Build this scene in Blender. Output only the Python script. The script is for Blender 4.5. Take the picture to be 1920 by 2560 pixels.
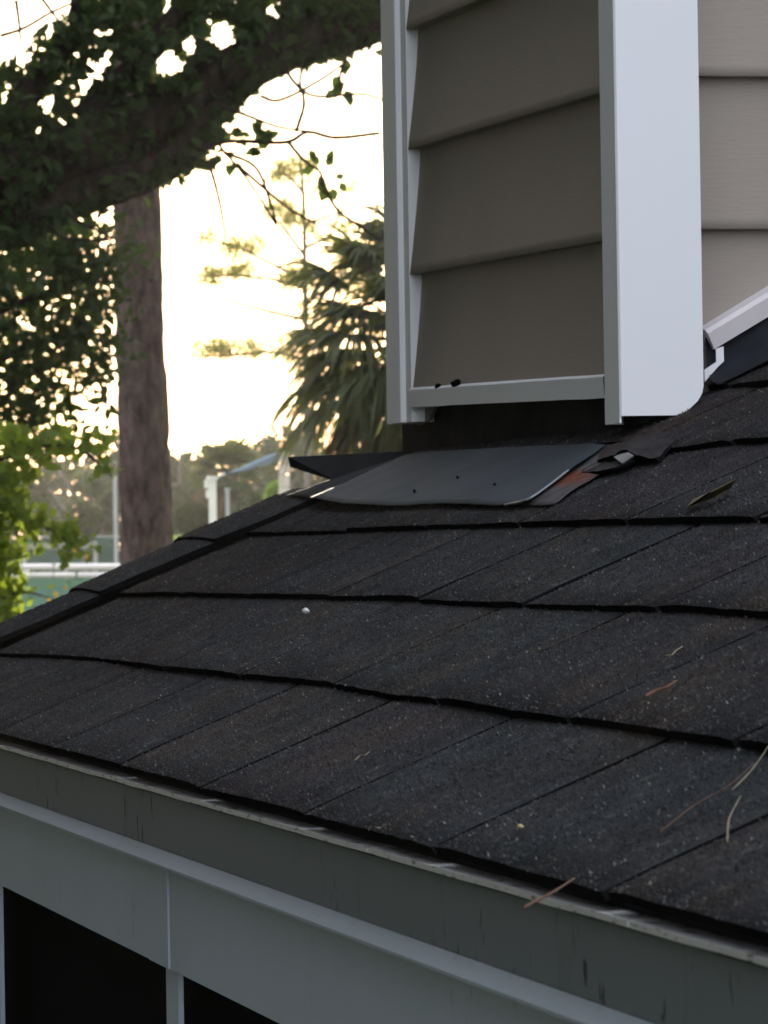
import bpy, bmesh, math, random
import numpy as np
from mathutils import Vector, Matrix, noise as mnoise

random.seed(7); rng = np.random.default_rng(7)
scn = bpy.context.scene
for o in list(bpy.data.objects): bpy.data.objects.remove(o)
COL = scn.collection

# ------------------------------------------------------------------ camera
# world: X runs uphill across the roof, Y away along the eave, Z up; eave edge is the line X=0, Z=0
F, YAW, PIT, ROL, M = 11514.2, .2194, .008, -.016, .4583
CB = 1/math.sqrt(1+M*M)
CAM = Vector((-.5007, -3.0337, .1462))
_fw = Vector((math.sin(YAW)*math.cos(PIT), math.cos(YAW)*math.cos(PIT), math.sin(PIT)))
_rt = Vector((math.cos(YAW), -math.sin(YAW), 0)); _up = _rt.cross(_fw)
_r = math.cos(ROL)*_rt + math.sin(ROL)*_up
_u = -math.sin(ROL)*_rt + math.cos(ROL)*_up
cd = bpy.data.cameras.new('camera'); cam = bpy.data.objects.new('camera', cd); COL.objects.link(cam)
cam.matrix_world = Matrix(((_r.x, _u.x, -_fw.x, CAM.x), (_r.y, _u.y, -_fw.y, CAM.y), (_r.z, _u.z, -_fw.z, CAM.z), (0, 0, 0, 1)))
cd.sensor_fit = 'HORIZONTAL'; cd.sensor_width = 36; cd.lens = F/1920*36
cd.clip_start = .1; cd.clip_end = 3000
cd.dof.use_dof = True; cd.dof.focus_distance = 3.1; cd.dof.aperture_fstop = 75
scn.camera = cam

# ------------------------------------------------------------------ light
SUN_AZ, SUN_EL = math.radians(10.3), math.radians(4.0)      # azimuth from +Y towards +X
sun_dir = Vector((math.sin(SUN_AZ)*math.cos(SUN_EL), math.cos(SUN_AZ)*math.cos(SUN_EL), math.sin(SUN_EL)))
w = bpy.data.worlds.new('World'); scn.world = w; w.use_nodes = True
nt = w.node_tree; nt.nodes.clear()
out = nt.nodes.new('ShaderNodeOutputWorld'); bg = nt.nodes.new('ShaderNodeBackground')
sky = nt.nodes.new('ShaderNodeTexSky'); sky.sky_type = 'NISHITA'; sky.sun_disc = False
sky.sun_elevation = SUN_EL; sky.sun_rotation = SUN_AZ; sky.air_density = 1.0; sky.dust_density = 1.5; sky.ozone_density = 1.5
bg.inputs['Strength'].default_value = .15
# thin broken cloud over the whole sky
tc = nt.nodes.new('ShaderNodeTexCoord'); mp_ = nt.nodes.new('ShaderNodeMapping'); mp_.inputs['Scale'].default_value = (1, 1, 2.6)
cn = nt.nodes.new('ShaderNodeTexNoise'); cn.inputs['Scale'].default_value = 2.2; cn.inputs['Detail'].default_value = 6; cn.inputs['Roughness'].default_value = .55
cr = nt.nodes.new('ShaderNodeValToRGB'); cr.color_ramp.elements[0].position = .32; cr.color_ramp.elements[0].color = (.62, .62, .62, 1); cr.color_ramp.elements[1].position = .62; cr.color_ramp.elements[1].color = (.92, .92, .92, 1)
cm = nt.nodes.new('ShaderNodeMix'); cm.data_type = 'RGBA'; cm.inputs[7].default_value = (4.6, 4.75, 5.2, 1)
nt.links.new(tc.outputs['Generated'], mp_.inputs[0]); nt.links.new(mp_.outputs[0], cn.inputs['Vector']); nt.links.new(cn.outputs[0], cr.inputs[0])
nt.links.new(cr.outputs[0], cm.inputs[0]); nt.links.new(sky.outputs[0], cm.inputs[6]); nt.links.new(cm.outputs[2], bg.inputs['Color'])
nt.links.new(bg.outputs[0], out.inputs['Surface'])
sd = bpy.data.lights.new('sun', 'SUN'); sd.energy = 3.5; sd.angle = math.radians(.6); sd.color = (1, .86, .66)
so = bpy.data.objects.new('sun', sd); COL.objects.link(so)
so.rotation_euler = (-sun_dir).to_track_quat('-Z', 'Y').to_euler()
scn.view_settings.view_transform = 'Standard'; scn.view_settings.look = 'None'
scn.view_settings.exposure = 1.83; scn.view_settings.gamma = 1; scn.view_settings.use_curve_mapping = False
scn.render.engine = 'CYCLES'

# ------------------------------------------------------------------ helpers
def ray(x, y): return (x-960)/F*_r - (y-1280)/F*_u + _fw
def at(x, y, D): return CAM + ray(float(x), float(y))*float(D)                     # point at distance D along the view axis
def on_roof(x, y, h=0):
    d = ray(x, y); n = Vector((-M, 0, 1)); return CAM + d*((h-CAM.dot(n))/d.dot(n))
def on_x(x, y, X): d = ray(x, y); return CAM + d*((X-CAM.x)/d.x)
def on_y(x, y, Y): d = ray(x, y); return CAM + d*((Y-CAM.y)/d.y)
RN = Vector((-M*CB, 0, CB))
def rp(s, y, h=0): return Vector((s*CB, y, s*CB*M)) + RN*h    # up-slope distance, Y, height off the deck

WL = {}
def root(name, loc, label=None, cat=None, group=None, kind=None):
    o = bpy.data.objects.new(name, None); COL.objects.link(o); o.location = loc; o.empty_display_size = .1
    WL[o] = Vector(loc); tag(o, label, cat, group, kind); return o
def tag(o, label=None, cat=None, group=None, kind=None):
    if label: o['label'] = label
    if cat: o['category'] = cat
    if group: o['group'] = group
    if kind: o['kind'] = kind
def mesh(name, V, Fc, mats, parent=None, smooth=False, mi=None, kind=None, org=None):
    V = [Vector(v) for v in V]
    if org is None:
        org = sum(V, Vector())/len(V)
        org.z = min(v.z for v in V)
    org = Vector(org)
    me = bpy.data.meshes.new(name); me.from_pydata([v-org for v in V], [], Fc)
    for m in (mats if isinstance(mats, (list, tuple)) else [mats]): me.materials.append(m)
    if mi is not None: me.polygons.foreach_set('material_index', mi)
    if smooth: me.polygons.foreach_set('use_smooth', [True]*len(me.polygons))
    me.update()
    o = bpy.data.objects.new(name, me); COL.objects.link(o)
    WL[o] = org
    if parent: o.parent = parent; o.location = org - WL[parent]
    else: o.location = org
    if kind: o['kind'] = kind
    return o
class MB:
    def __init__(s): s.V = []; s.F = []; s.I = []
    def add(s, V, Fc, mi=0):
        b = len(s.V); s.V += [Vector(v) for v in V]; s.F += [tuple(i+b for i in f) for f in Fc]; s.I += [mi]*len(Fc)
    def box(s, a, b, mi=0):
        x0, y0, z0 = a; x1, y1, z1 = b
        s.add([(x0,y0,z0),(x1,y0,z0),(x1,y1,z0),(x0,y1,z0),(x0,y0,z1),(x1,y0,z1),(x1,y1,z1),(x0,y1,z1)],
              [(0,3,2,1),(4,5,6,7),(0,1,5,4),(1,2,6,5),(2,3,7,6),(3,0,4,7)], mi)
    def hexa(s, q, off, mi=0):                                # extrude polygon q by vector off
        n = len(q); V = [Vector(p) for p in q]+[Vector(p)+Vector(off) for p in q]
        s.add(V, [tuple(range(n)), tuple(range(2*n-1, n-1, -1))]+[(i, i+n, (i+1)%n+n, (i+1)%n) for i in range(n)], mi)
    def tube(s, P, R, n=8, mi=0, wob=0, seed=0):
        P = [Vector(p) for p in P]; b = []
        for i, p in enumerate(P):
            t = (P[min(i+1, len(P)-1)]-P[max(i-1, 0)]).normalized()
            a = Vector((0, 0, 1)) if abs(t.z) < .9 else Vector((1, 0, 0))
            e1 = t.cross(a).normalized(); e2 = t.cross(e1)
            for k in range(n):
                an = 2*math.pi*k/n; r = R[i]
                d = e1*math.cos(an)+e2*math.sin(an)
                if wob: r *= 1+wob*mnoise.noise((p+d*R[i])*2/max(R[i], 1e-3)+Vector((seed, 0, 0)))
                b.append(p+d*r)
        L = len(P); Fc = [(i*n+k, i*n+(k+1)%n, (i+1)*n+(k+1)%n, (i+1)*n+k) for i in range(L-1) for k in range(n)]
        Fc += [tuple(range(n-1, -1, -1)), tuple((L-1)*n+k for k in range(n))]
        s.add(b, Fc, mi)
    def build(s, name, mats, parent=None, **k):
        return mesh(name, s.V, s.F, mats, parent, mi=s.I, **k)
def interp(x, P):
    P = sorted(P)
    if x <= P[0][0]: return P[0][1]
    if x >= P[-1][0]: return P[-1][1]
    for (a, b), (c, d) in zip(P, P[1:]):
        if x <= c: return b+(d-b)*(x-a)/(c-a)
def smooth_path(P, k=6):
    P = [Vector(p) for p in P]; out = []
    Q = [P[0]*2-P[1]]+P+[P[-1]*2-P[-2]]
    for i in range(1, len(Q)-2):
        for j in range(k):
            t = j/k; p0, p1, p2, p3 = Q[i-1:i+3]
            out.append(.5*((2*p1)+(p2-p0)*t+(2*p0-5*p1+4*p2-p3)*t*t+(3*p1-p0-3*p2+p3)*t**3))
    out.append(P[-1]); return out

# ------------------------------------------------------------------ materials
class NT:
    def __init__(s, name):
        s.m = bpy.data.materials.new(name); s.m.use_nodes = True; s.t = s.m.node_tree
        s.b = s.t.nodes['Principled BSDF']; s.pos = s.t.nodes.new('ShaderNodeNewGeometry').outputs['Position']
    def n(s, typ, **k):
        x = s.t.nodes.new(typ)
        for a, v in k.items():
            if a.startswith('i_'): s.set(x.inputs[a[2:].replace('_', ' ')], v)
            else: setattr(x, a, v)
        return x
    def set(s, sock, v):
        if isinstance(v, bpy.types.NodeSocket): s.t.links.new(v, sock)
        elif hasattr(sock.default_value, '__len__') and len(sock.default_value) == 4 and len(v) == 3: sock.default_value = (*v, 1)
        else: sock.default_value = v
    def scaled(s, sc, src=None):
        mp = s.n('ShaderNodeMapping'); s.set(mp.inputs['Vector'], src or s.pos); mp.inputs['Scale'].default_value = sc; return mp.outputs[0]
    def noise(s, scale, detail=3, vec=None, rough=.55):
        x = s.n('ShaderNodeTexNoise', i_Scale=scale, i_Detail=detail, i_Roughness=rough); s.set(x.inputs['Vector'], vec or s.pos); return x.outputs['Fac']
    def ramp(s, f, stops):
        x = s.n('ShaderNodeValToRGB'); s.set(x.inputs[0], f); e = x.color_ramp.elements
        while len(e) < len(stops): e.new(.5)
        for q, (p, c) in zip(e, stops):
            q.position = p; q.color = (*c, 1) if hasattr(c, '__len__') else (c, c, c, 1)
        return x.outputs[0]
    def mix(s, f, a, b, mode='MIX'):
        x = s.n('ShaderNodeMix', data_type='RGBA', blend_type=mode); s.set(x.inputs[0], f); s.set(x.inputs[6], a); s.set(x.inputs[7], b); return x.outputs[2]
    def math(s, op, a, b=0.):
        x = s.n('ShaderNodeMath', operation=op); s.set(x.inputs[0], a); s.set(x.inputs[1], b); return x.outputs[0]
    def bump(s, h, st, dist):
        x = s.n('ShaderNodeBump', i_Strength=st, i_Distance=dist); s.set(x.inputs['Height'], h); s.set(s.b.inputs['Normal'], x.outputs[0])
    def fin(s, col, rough=.8, spec=.3, metal=0.):
        s.set(s.b.inputs['Base Color'], col); s.set(s.b.inputs['Roughness'], rough); s.b.inputs['Specular IOR Level'].default_value = spec
        s.b.inputs['Metallic'].default_value = metal; return s.m

def m_granules(name, base, tint=0, spec=0):
    t = NT(name)
    v = t.n('ShaderNodeTexVoronoi', i_Scale=560.); t.set(v.inputs['Vector'], t.pos)
    sep = t.n('ShaderNodeSeparateColor'); t.set(sep.inputs[0], v.outputs['Color'])
    g = t.ramp(sep.outputs[0], [(0, .75), (.55, .95), (.9, 1.15), (1, 1.5)])
    c = t.mix(1., base, g, 'MULTIPLY')
    v2 = t.n('ShaderNodeTexVoronoi', i_Scale=210.); t.set(v2.inputs['Vector'], t.pos)
    s2 = t.n('ShaderNodeSeparateColor'); t.set(s2.inputs[0], v2.outputs['Color'])
    c = t.mix(t.ramp(s2.outputs[1], [(0, .0), (.96, 0.), (.99, .25), (1, .4)]), c, (.11, .105, .10))
    big = t.noise(3.2, 4); c = t.mix(t.ramp(big, [(.35, 0.), (.62, 1.)]), c, t.mix(1., c, (.98, 1.07, 1.08), 'MULTIPLY'))
    br = t.noise(6.5, 5, t.scaled((1, 1.3, 1)))
    c = t.mix(t.ramp(br, [(.50, 0.), (.68, .9)]), c, t.mix(1., c, (1.28, 1.08, .90), 'MULTIPLY'))
    c = t.mix(1., c, t.ramp(t.noise(22, 4), [(.25, .72), (.75, 1.3)]), 'MULTIPLY')
    t.bump(sep.outputs[2], .7, .0011)
    return t.fin(c, 1., .03)
GR = [m_granules('granule_charcoal', (.031, .0285, .031)), m_granules('granule_slate', (.027, .0285, .0305)), m_granules('granule_umber', (.030, .027, .0275)), m_granules('granule_soot', (.024, .023, .025)), m_granules('granule_faded', (.031, .030, .032))]
def m_plain(name, col, rough=.7, spec=.3, nz=8., amt=.15, bump=0., metal=0.):
    t = NT(name); c = t.mix(1., col, t.ramp(t.noise(nz, 5), [(.25, 1-amt), (.75, 1+amt)]), 'MULTIPLY')
    if bump: t.bump(t.noise(nz*12, 4), .5, bump)
    return t.fin(c, rough, spec, metal)
ASPH = m_plain('asphalt_edge', (.008, .008, .009), 1., .0, 60, .3, .001)
def m_felt():
    t = NT('black_felt'); c = t.mix(1., (.016, .018, .021), t.ramp(t.noise(14, 4), [(.3, .6), (.7, 1.6)]), 'MULTIPLY'); t.bump(t.noise(300, 2), .3, .0006); return t.fin(c, .95, .03)
FELT = m_felt()
def m_vinyl(name, col, grain=True):
    t = NT(name)
    g = t.noise(60, 4, t.scaled((1, 1, 9) if grain else (1, 1, 1)))
    c = t.mix(1., col, t.ramp(g, [(.3, .975), (.7, 1.025)] if grain else [(.3, .995), (.7, 1.005)]), 'MULTIPLY')
    c = t.mix(t.ramp(t.noise(5, 5, t.scaled((1, 1, .6))), [(.5, 0.), (.85, .28 if grain else .03)]), c, t.mix(1., c, (.78, .76, .70), 'MULTIPLY'))
    if grain: t.bump(g, .35, .0007)
    return t.fin(c, .65, .12)
TAN = m_vinyl('tan_vinyl', (.268, .235, .207)); WHITE = m_vinyl('white_vinyl', (.72, .73, .76), False)
def m_fascia(name, col, dirt=1.):
    t = NT(name)
    st = t.noise(38, 5, t.scaled((1, 1, .10)), .7)
    blot = t.noise(9, 4)
    f = t.math('MULTIPLY', t.ramp(st, [(.55, 0.), (.70, 1.)]), t.ramp(blot, [(.48, 0.), (.66, .6*dirt)]))
    c = t.mix(f, col, (.035, .037, .032))
    sp = t.noise(95, 3, t.scaled((1, 1.2, .45)))
    f2 = t.math('MULTIPLY', t.ramp(sp, [(.62, 0.), (.69, .9)]), t.ramp(t.noise(5, 3), [(.50, 0.), (.60, dirt)]))
    c = t.mix(f2, c, (.012, .012, .012))
    c = t.mix(t.ramp(t.noise(4, 5, t.scaled((1, 1, .5))), [(.35, 0.), (.8, .5)]), c, t.mix(1., c, (.80, .86, .80), 'MULTIPLY'))
    t.bump(t.noise(40, 4), .15, .0006)
    return t.fin(c, .7, .08)
FASC = m_fascia('dirty_fascia_paint', (.155, .170, .185)); BEAM = m_fascia('beam_paint', (.42, .46, .55), .25); LEDGE = m_fascia('ledge_paint', (.32, .36, .40), .2)
def m_drip():
    t = NT('drip_metal')
    c = t.mix(t.ramp(t.noise(120, 4, t.scaled((1, .5, 3))), [(.56, 0.), (.64, .9)]), (.44, .44, .45), (.06, .055, .05)); t.bump(t.noise(90, 3), .4, .001); return t.fin(c, .5, .4)
DRIP = m_drip()
def m_flash():
    t = NT('galvanised_flashing')
    c = t.mix(1., (.021, .031, .043), t.ramp(t.noise(9, 5, t.scaled((1, .6, 1))), [(.3, .8), (.7, 1.2)]), 'MULTIPLY')
    c = t.mix(t.ramp(t.noise(55, 4), [(.64, 0.), (.70, .7)]), c, (.018, .018, .02))
    c = t.mix(t.ramp(t.noise(4, 5), [(.40, 0.), (.62, .6)]), c, (.045, .058, .068))
    t.bump(t.noise(12, 4), .22, .003)
    return t.fin(c, .75, .06)
FLASH = m_flash()
def m_leaf(name, col, tr=.45, var=.5, trc=None):
    t = NT(name)
    oi = t.n('ShaderNodeObjectInfo')
    wn = t.n('ShaderNodeTexWhiteNoise'); t.set(wn.inputs['Vector'], t.pos)
    nz = t.noise(2.3, 3)
    c = t.mix(t.ramp(nz, [(.3, 0.), (.7, 1.)]), tuple(x*(1-var*.6) for x in col), tuple(x*(1+var*.6) for x in col))
    t.fin(c, .6, .12)
    ts = t.n('ShaderNodeBsdfTranslucent'); t.set(ts.inputs['Color'], trc or tuple(min(1, a*b) for a, b in zip(col, (2.2, 2.0, 1.0))))
    mx = t.n('ShaderNodeMixShader'); mx.inputs[0].default_value = tr
    t.t.links.new(t.b.outputs[0], mx.inputs[1]); t.t.links.new(ts.outputs[0], mx.inputs[2])
    t.t.links.new(mx.outputs[0], t.t.nodes['Material Output'].inputs['Surface']); return t.m
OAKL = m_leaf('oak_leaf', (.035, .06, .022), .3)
DENSEL = m_leaf('added_oak_leaf', (.028, .036, .026), .05)  # leaves of the added oaks, greyed and near opaque to cut green bounce
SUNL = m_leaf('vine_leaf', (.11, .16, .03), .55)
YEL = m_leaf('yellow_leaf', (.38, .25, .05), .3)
PALML = m_leaf('palm_leaf', (.055, .07, .035), .35, .8)
DEADL = m_leaf('dead_palm_leaf', (.075, .058, .032), .25)
PINEL = m_leaf('pine_needle', (.20, .22, .09), .6)  # needle colour lightened to stand in for haze and backlight
FARL = m_leaf('far_foliage', (.03, .042, .02), .25, .8)
FARL2 = m_leaf('far_foliage_grey', (.055, .066, .04), .3, .8)
FARL3 = m_leaf('far_foliage_bright', (.12, .20, .05), .4)
def m_bark(name, a, b, sc):
    t = NT(name)
    n = t.noise(sc, 6, t.scaled((1, 1, .4)), .7)
    c = t.mix(t.ramp(n, [(.35, 0.), (.65, 1.)]), a, b)
    t.bump(n, .8, .02); return t.fin(c, 1., .03)
PBARK = m_bark('pine_bark', (.035, .025, .024), (.14, .10, .09), 16)
OBARK = m_bark('oak_bark', (.016, .013, .011), (.065, .052, .042), 22)
FBARK = m_bark('far_bark', (.10, .085, .07), (.2, .17, .14), 5)

# ------------------------------------------------------------------ setting
ground = MB(); n = 40
gm = m_plain('grass_ground', (.06, .08, .03), .95, .1, .4, .3)
GV = [(-450+900*i/n, -250+900*j/n, -2.62) for j in range(n+1) for i in range(n+1)]
ground.add(GV, [(j*(n+1)+i, j*(n+1)+i+1, (j+1)*(n+1)+i+1, (j+1)*(n+1)+i) for j in range(n) for i in range(n)])
g = ground.build('ground', gm); g['kind'] = 'structure'

# ------------------------------------------------------------------ house with the shingle roof
house = root('house', (.6, -.3, -2.6), 'grey screened porch house with dark asphalt shingle roof and tan sided box on it', 'house')
YE = 1.62; YN = -2.3; XT = 2.6
# deck
d = MB(); d.hexa([rp(.004, YN, -.002), rp(.004, 1.36, -.002), rp(XT, 1.36, -.002), rp(XT, YN, -.002)], -RN*.016)
d.hexa([rp(.004, 1.3605, -.002), rp(.004, YE, -.002), rp(.478, YE, -.002), rp(.478, 1.3605, -.002)], -RN*.016)
roof = d.build('roof', FELT, house)
# course butt lines: (Y, up-slope distance)
CRS = [[(-2.4, -.004), (.0, -.005), (1.7, -.004)],
       [(-2.4, .122), (-1.04, .119), (-.8, .121), (-.615, .120), (-.447, .124), (-.328, .122), (-.112, .128), (.169, .124), (.474, .120), (.846, .123), (1.1, .115), (1.337, .107)],
       [(-2.4, .249), (-.71, .246), (-.567, .25), (-.269, .247), (-.07, .247), (.186, .251), (.775, .247), (1.363, .239)],
       [(-2.4, .373), (-.35, .370), (-.033, .374), (.529, .377), (1.187, .374)],
       [(-2.4, .503), (-.4, .504), (.046, .508), (.17, .511), (.234, .507), (.344, .507), (.42, .514), (.466, .524), (.5, .532), (1.4, .535)],
       [(-2.4, .634), (.4, .634), (.521, .640), (1.4, .640)], [(-2.4, .762), (1.4, .762)], [(-2.4, .889), (1.4, .889)], [(-2.4, 1.016), (1.4, 1.016)], [(-2.4, 1.143), (1.4, 1.143)], [(-2.4, 1.27), (1.4, 1.27)]]
SL = [0.0, -.125, .11, -.03, .13, -.09, .05, -.1, .02, .1]
FAINT = {(0, .31), (1, .17)}
GRID = []
def shingle(r, ya, yb):
    nj = 14; ni = 5; s_top = .150; V = []; sd_ = random.uniform(0, 50)
    lift = random.uniform(0, .0016); sk = random.uniform(-.0015, .0015)
    for i in range(ni+1):
        for j in range(nj+1):
            y = ya+(yb-ya)*j/nj; f = i/ni
            s0 = interp(y, CRS[r]) + sk*(j/nj-.5)*1.2
            e = 0
            if i == 0: s0 += .0010*mnoise.noise(Vector((y*60, r*7.1, sd_))) + .0006*mnoise.noise(Vector((y*190, r*3.1, 5)))
            s = s0+(s_top)*f
            h = .0086+lift*(1-f)+.0016*mnoise.noise(Vector((y*4, s*5, sd_*.1)))*(1-f) - .0059*f
            if (j == 0 or j == nj) and i < ni: h -= .0009
            if i == 0: h -= .0007
            V.append(rp(s, y, h))
    top = len(V)
    for i in range(ni+1):
        for j in (range(nj+1)):
            V.append(V[i*(nj+1)+j] - RN*(.0044 if i < ni else .0022))
    q = lambda i, j: i*(nj+1)+j
    Fc = []; mi = []
    for i in range(ni):
        for j in range(nj):
            Fc.append((q(i, j), q(i+1, j), q(i+1, j+1), q(i, j+1))); mi.append(0)
    for j in range(nj): Fc.append((q(0, j), q(0, j+1), top+q(0, j+1), top+q(0, j))); mi.append(1)
    for i in range(ni):
        Fc.append((q(i, 0), top+q(i, 0), top+q(i+1, 0), q(i+1, 0))); mi.append(1)
        Fc.append((q(i, nj), q(i+1, nj), top+q(i+1, nj), top+q(i, nj))); mi.append(1)
    o = mesh('shingle', V, Fc, [random.choice(GR), ASPH], roof, mi=mi, smooth=True)
    o.data.polygons.foreach_set('use_smooth', [m_ == 0 for m_ in mi])
    GRID.append((np.array([tuple(v) for v in V[:top]]).reshape(ni+1, nj+1, 3), abs(s_top*(yb-ya))))
    return o
CH_Y0 = .497; CH_Y1 = 1.345; WALL_Y = .585; RIS_X = .508
for r in range(10):
    y_hi = [1.36, 1.36, 1.345, 1.335, 1.33, .66, .6, .6, .6, .6][r]
    ks = [SL[r]+.305*k for k in range(-8, 6)]
    for a, b in zip(ks, ks[1:]):
        if a > y_hi-.03: break
        b2 = min(b, y_hi)
        if y_hi-b < .03: b2 = y_hi
        gap = .0092 + random.uniform(-.001, .001)
        if any(abs(a-f_) < .02 and r == rr for rr, f_ in FAINT) or (r in (1, 2, 3) and a > .14) or (r == 0 and a > .25): gap = .0016
        shingle(r, a+gap/2, b2-(gap/2 if b2 == b else 0))
# rake cap strip
CE = [(0, 1.425), (.11, 1.423), (.17, 1.40), (.235, 1.372), (.28, 1.37), (.34, 1.345), (.39, 1.31), (.45, 1.30)]
sc = -.01
for k in range(4):
    s1 = min(sc+.118, .462)
    V = []; nj, ni = 10, 6
    for i in range(ni+1):
        for j in range(nj+1):
            s = sc+(min(s1+.018, .464)-sc)*i/ni; f = j/nj
            yn = interp(s, CE)+.004*mnoise.noise(Vector((s*40, k, 0)))-.006*(1-i/ni); y = yn+(YE-yn)*f
            h = .0165-.0040*i/ni + .006*math.sin(math.pi*min(f*1.1, 1))*.6 - (.010*max(0, f-.75)*4) + .001*mnoise.noise(Vector((s*15, y*15, k)))
            V.append(rp(s, y, h))
    top = len(V); GRID.append((np.array([tuple(v) for v in V]).reshape(ni+1, nj+1, 3), .036)); V += [v-RN*.0052 for v in V]; q = lambda i, j: i*(nj+1)+j
    Fc = [(q(i, j), q(i+1, j), q(i+1, j+1), q(i, j+1)) for i in range(ni) for j in range(nj)]; mi = [0]*len(Fc)
    e = [(q(0, j), q(0, j+1), top+q(0, j+1), top+q(0, j)) for j in range(nj)]+[(q(i, 0), top+q(i, 0), top+q(i+1, 0), q(i+1, 0)) for i in range(ni)]+[(q(i, nj), q(i+1, nj), top+q(i+1, nj), top+q(i, nj)) for i in range(ni)]+[(q(ni, j), top+q(ni, j), top+q(ni, j+1), q(ni, j+1)) for j in range(nj)]
    mesh('rake_shingle', V, Fc+e, [GR[1], ASPH], roof, mi=mi+[1]*len(e))
    sc = s1
# loose mineral granules standing proud of the shingle faces
def granules():
    A = []
    for G, area in GRID:
        n_ = int(area*150000)
        i_ = rng.random(n_)*.90*(G.shape[0]-1); j_ = (.006+.988*rng.random(n_))*(G.shape[1]-1); a = i_.astype(int); b = j_.astype(int); fi = (i_-a)[:, None]; fj = (j_-b)[:, None]
        A.append(G[a, b]*(1-fi)*(1-fj)+G[a+1, b]*fi*(1-fj)+G[a, b+1]*(1-fi)*fj+G[a+1, b+1]*fi*fj)
    C = np.concatenate(A); N = len(C); R_ = (.00060*np.exp(.35*rng.standard_normal(N).clip(-2, 1.6)))[:, None]
    nrm = np.array(RN); e1 = np.array((CB, 0, CB*M)); e2 = np.array((0, 1., 0)); th = rng.random(N)*6.283; Q = []
    for k in range(3):
        a = th+k*2.094+rng.uniform(-.3, .3, N); Q.append(C+R_*(np.cos(a)[:, None]*e1+np.sin(a)[:, None]*e2)-nrm*.0002)
    Q.append(C+nrm*R_*1.5+rng.standard_normal((N, 3))*R_*.3)
    V = np.stack(Q, 1).reshape(-1, 3); i = np.arange(N)*4
    Fc = np.stack([np.stack([i, i+1, i+3], 1), np.stack([i+1, i+2, i+3], 1), np.stack([i+2, i, i+3], 1)], 1).reshape(-1, 3)
    o = fast_mesh('granules', V, Fc, GR[0], roof, 'stuff')
    for c_ in ((.036, .034, .037), (.066, .063, .062), (.15, .145, .14)): o.data.materials.append(m_granules('granule_grain', c_))
    m_ = rng.choice([0, 1, 2, 3], N, p=[.44, .42, .128, .012]); o.data.polygons.foreach_set('material_index', np.repeat(m_, 3).astype(np.int32)); o.data.update()
# drip edge, fascia, ledge, beam
p = MB()
for a, b in ((YN, -1.2635), (-1.2595, -.777), (-.773, 1.62)):
    y = a
    while y < b-1e-6:
        y2 = min(y+.06, b); z = -.0035+.0006*mnoise.noise(Vector((y*11, 0, 0)))
        z2 = -.0035+.0006*mnoise.noise(Vector((y2*11, 0, 0)))
        p.hexa([(-.0085, y, z), (-.0085, y, z-.0028), (-.0085, y2, z2-.0028), (-.0085, y2, z2)], (.0140, 0, 0)); y = y2
p.build('drip_edge', DRIP, house)
p = MB(); p.box((-.004, YN, -.0425), (.016, 1.60, -.0083)); p.build('fascia', FASC, house)
p = MB(); p.hexa([(-.0045, YN, -.0428), (-.0115, YN, -.0500), (-.0115, YN, -.0515), (.012, YN, -.0515), (.012, YN, -.0428)], (0, 1.60-YN, 0)); p.build('fascia_ledge', LEDGE, house)
p = MB(); p.box((.004, YN, -.121), (.05, 1.58, -.0517)); p.build('porch_beam', BEAM, house)
a = on_x(372, 2250, .0025).y; b = on_x(419, 2250, .0025).y
p = MB(); p.box((.0022, b, -.1205), (.0038, a, -.053)); p.build('splice_plate', BEAM, house)
for (xa, xb) in ((422, 452), (-30, 6)):
    a = on_x(xa, 2400, .012).y; b = on_x(xb, 2400, .012).y
    p = MB(); p.box((.010, b, -2.58), (.0135, a, -.1212)); p.build('screen_post', BEAM, house)
for k in (-1, 1, 2, 3):
    p = MB(); p.box((.010, -.12-.82*k*1., -2.58), (.040, -.078-.82*k, -.1212))
    if k != -1: p.build('screen_post', BEAM, house)
scr = NT('screen_interior_shade').fin((.008, .009, .010), 1., .0)  # solid near-black: shade of the porch interior put into the screen colour
p = MB(); p.box((.042, YN, -2.58), (.046, 1.58, -.1212)); p.build('screen_shade_panel', scr, house)
p = MB(); p.box((.05, YN, -2.6), (2.4, YN+.05, -.13)); p.box((2.35, YN+.05, -2.6), (2.4, 1.5, -.13)); p.box((.05, 1.5, -2.6), (2.4, 1.55, -.13)); p.build('porch_wall', TAN, house)

# ------------------------------------------------------------------ the sided box standing on the roof
TILT = .0224
def ct(x, y, z): return Vector((x, y, z+TILT*(y-CH_Y0)))
box = root('siding_box', (.6, .9, .2))
box.parent = house; box.location = WL[box]-WL[house]; del_keys = None
Z_T = 1.6
def prof(nseg=14):
    """one siding panel: (height fraction, depth proud of the wall)"""
    P = []
    for i in range(nseg+1):
        f = i/nseg
        P.append((f, .0030+.0118*(1-f)**1.35))
    return P
def board(fn, L0, L1, z0, z1, name, parent, drop=.0):
    """fn(l, depth, z) -> world; panel from z0 (bottom) to z1"""
    nl = 16; P = prof(); V = []; rows = []
    wav = random.uniform(0, 99)
    for f, dp in P:
        rows.append((z0+(z1-z0)*f, dp))
    rows = [(z0+.0012, -.002)] + [(z0, .0)] + [(z0-.0002, .0142)] + rows
    for z, dp in rows:
        for j in range(nl+1):
            l = L0+(L1-L0)*j/nl
            V.append(fn(l, dp+(.0010*mnoise.noise(Vector((l*7, z*6, wav))) if dp > .002 else 0), z))
    nr = len(rows); q = lambda i, j: i*(nl+1)+j
    Fc = [(q(i, j), q(i, j+1), q(i+1, j+1), q(i+1, j)) for i in range(nr-1) for j in range(nl)]
    o = mesh(name, V, Fc, TAN, parent, smooth=True)
    for pl in o.data.polygons:
        if pl.index < 2*nl: pl.use_smooth = False
    return o
SX = .5011
y0f_ = on_x(996, 700, .480).y
fnL = lambda l, dp, z: ct(SX-dp, l, z)
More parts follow.
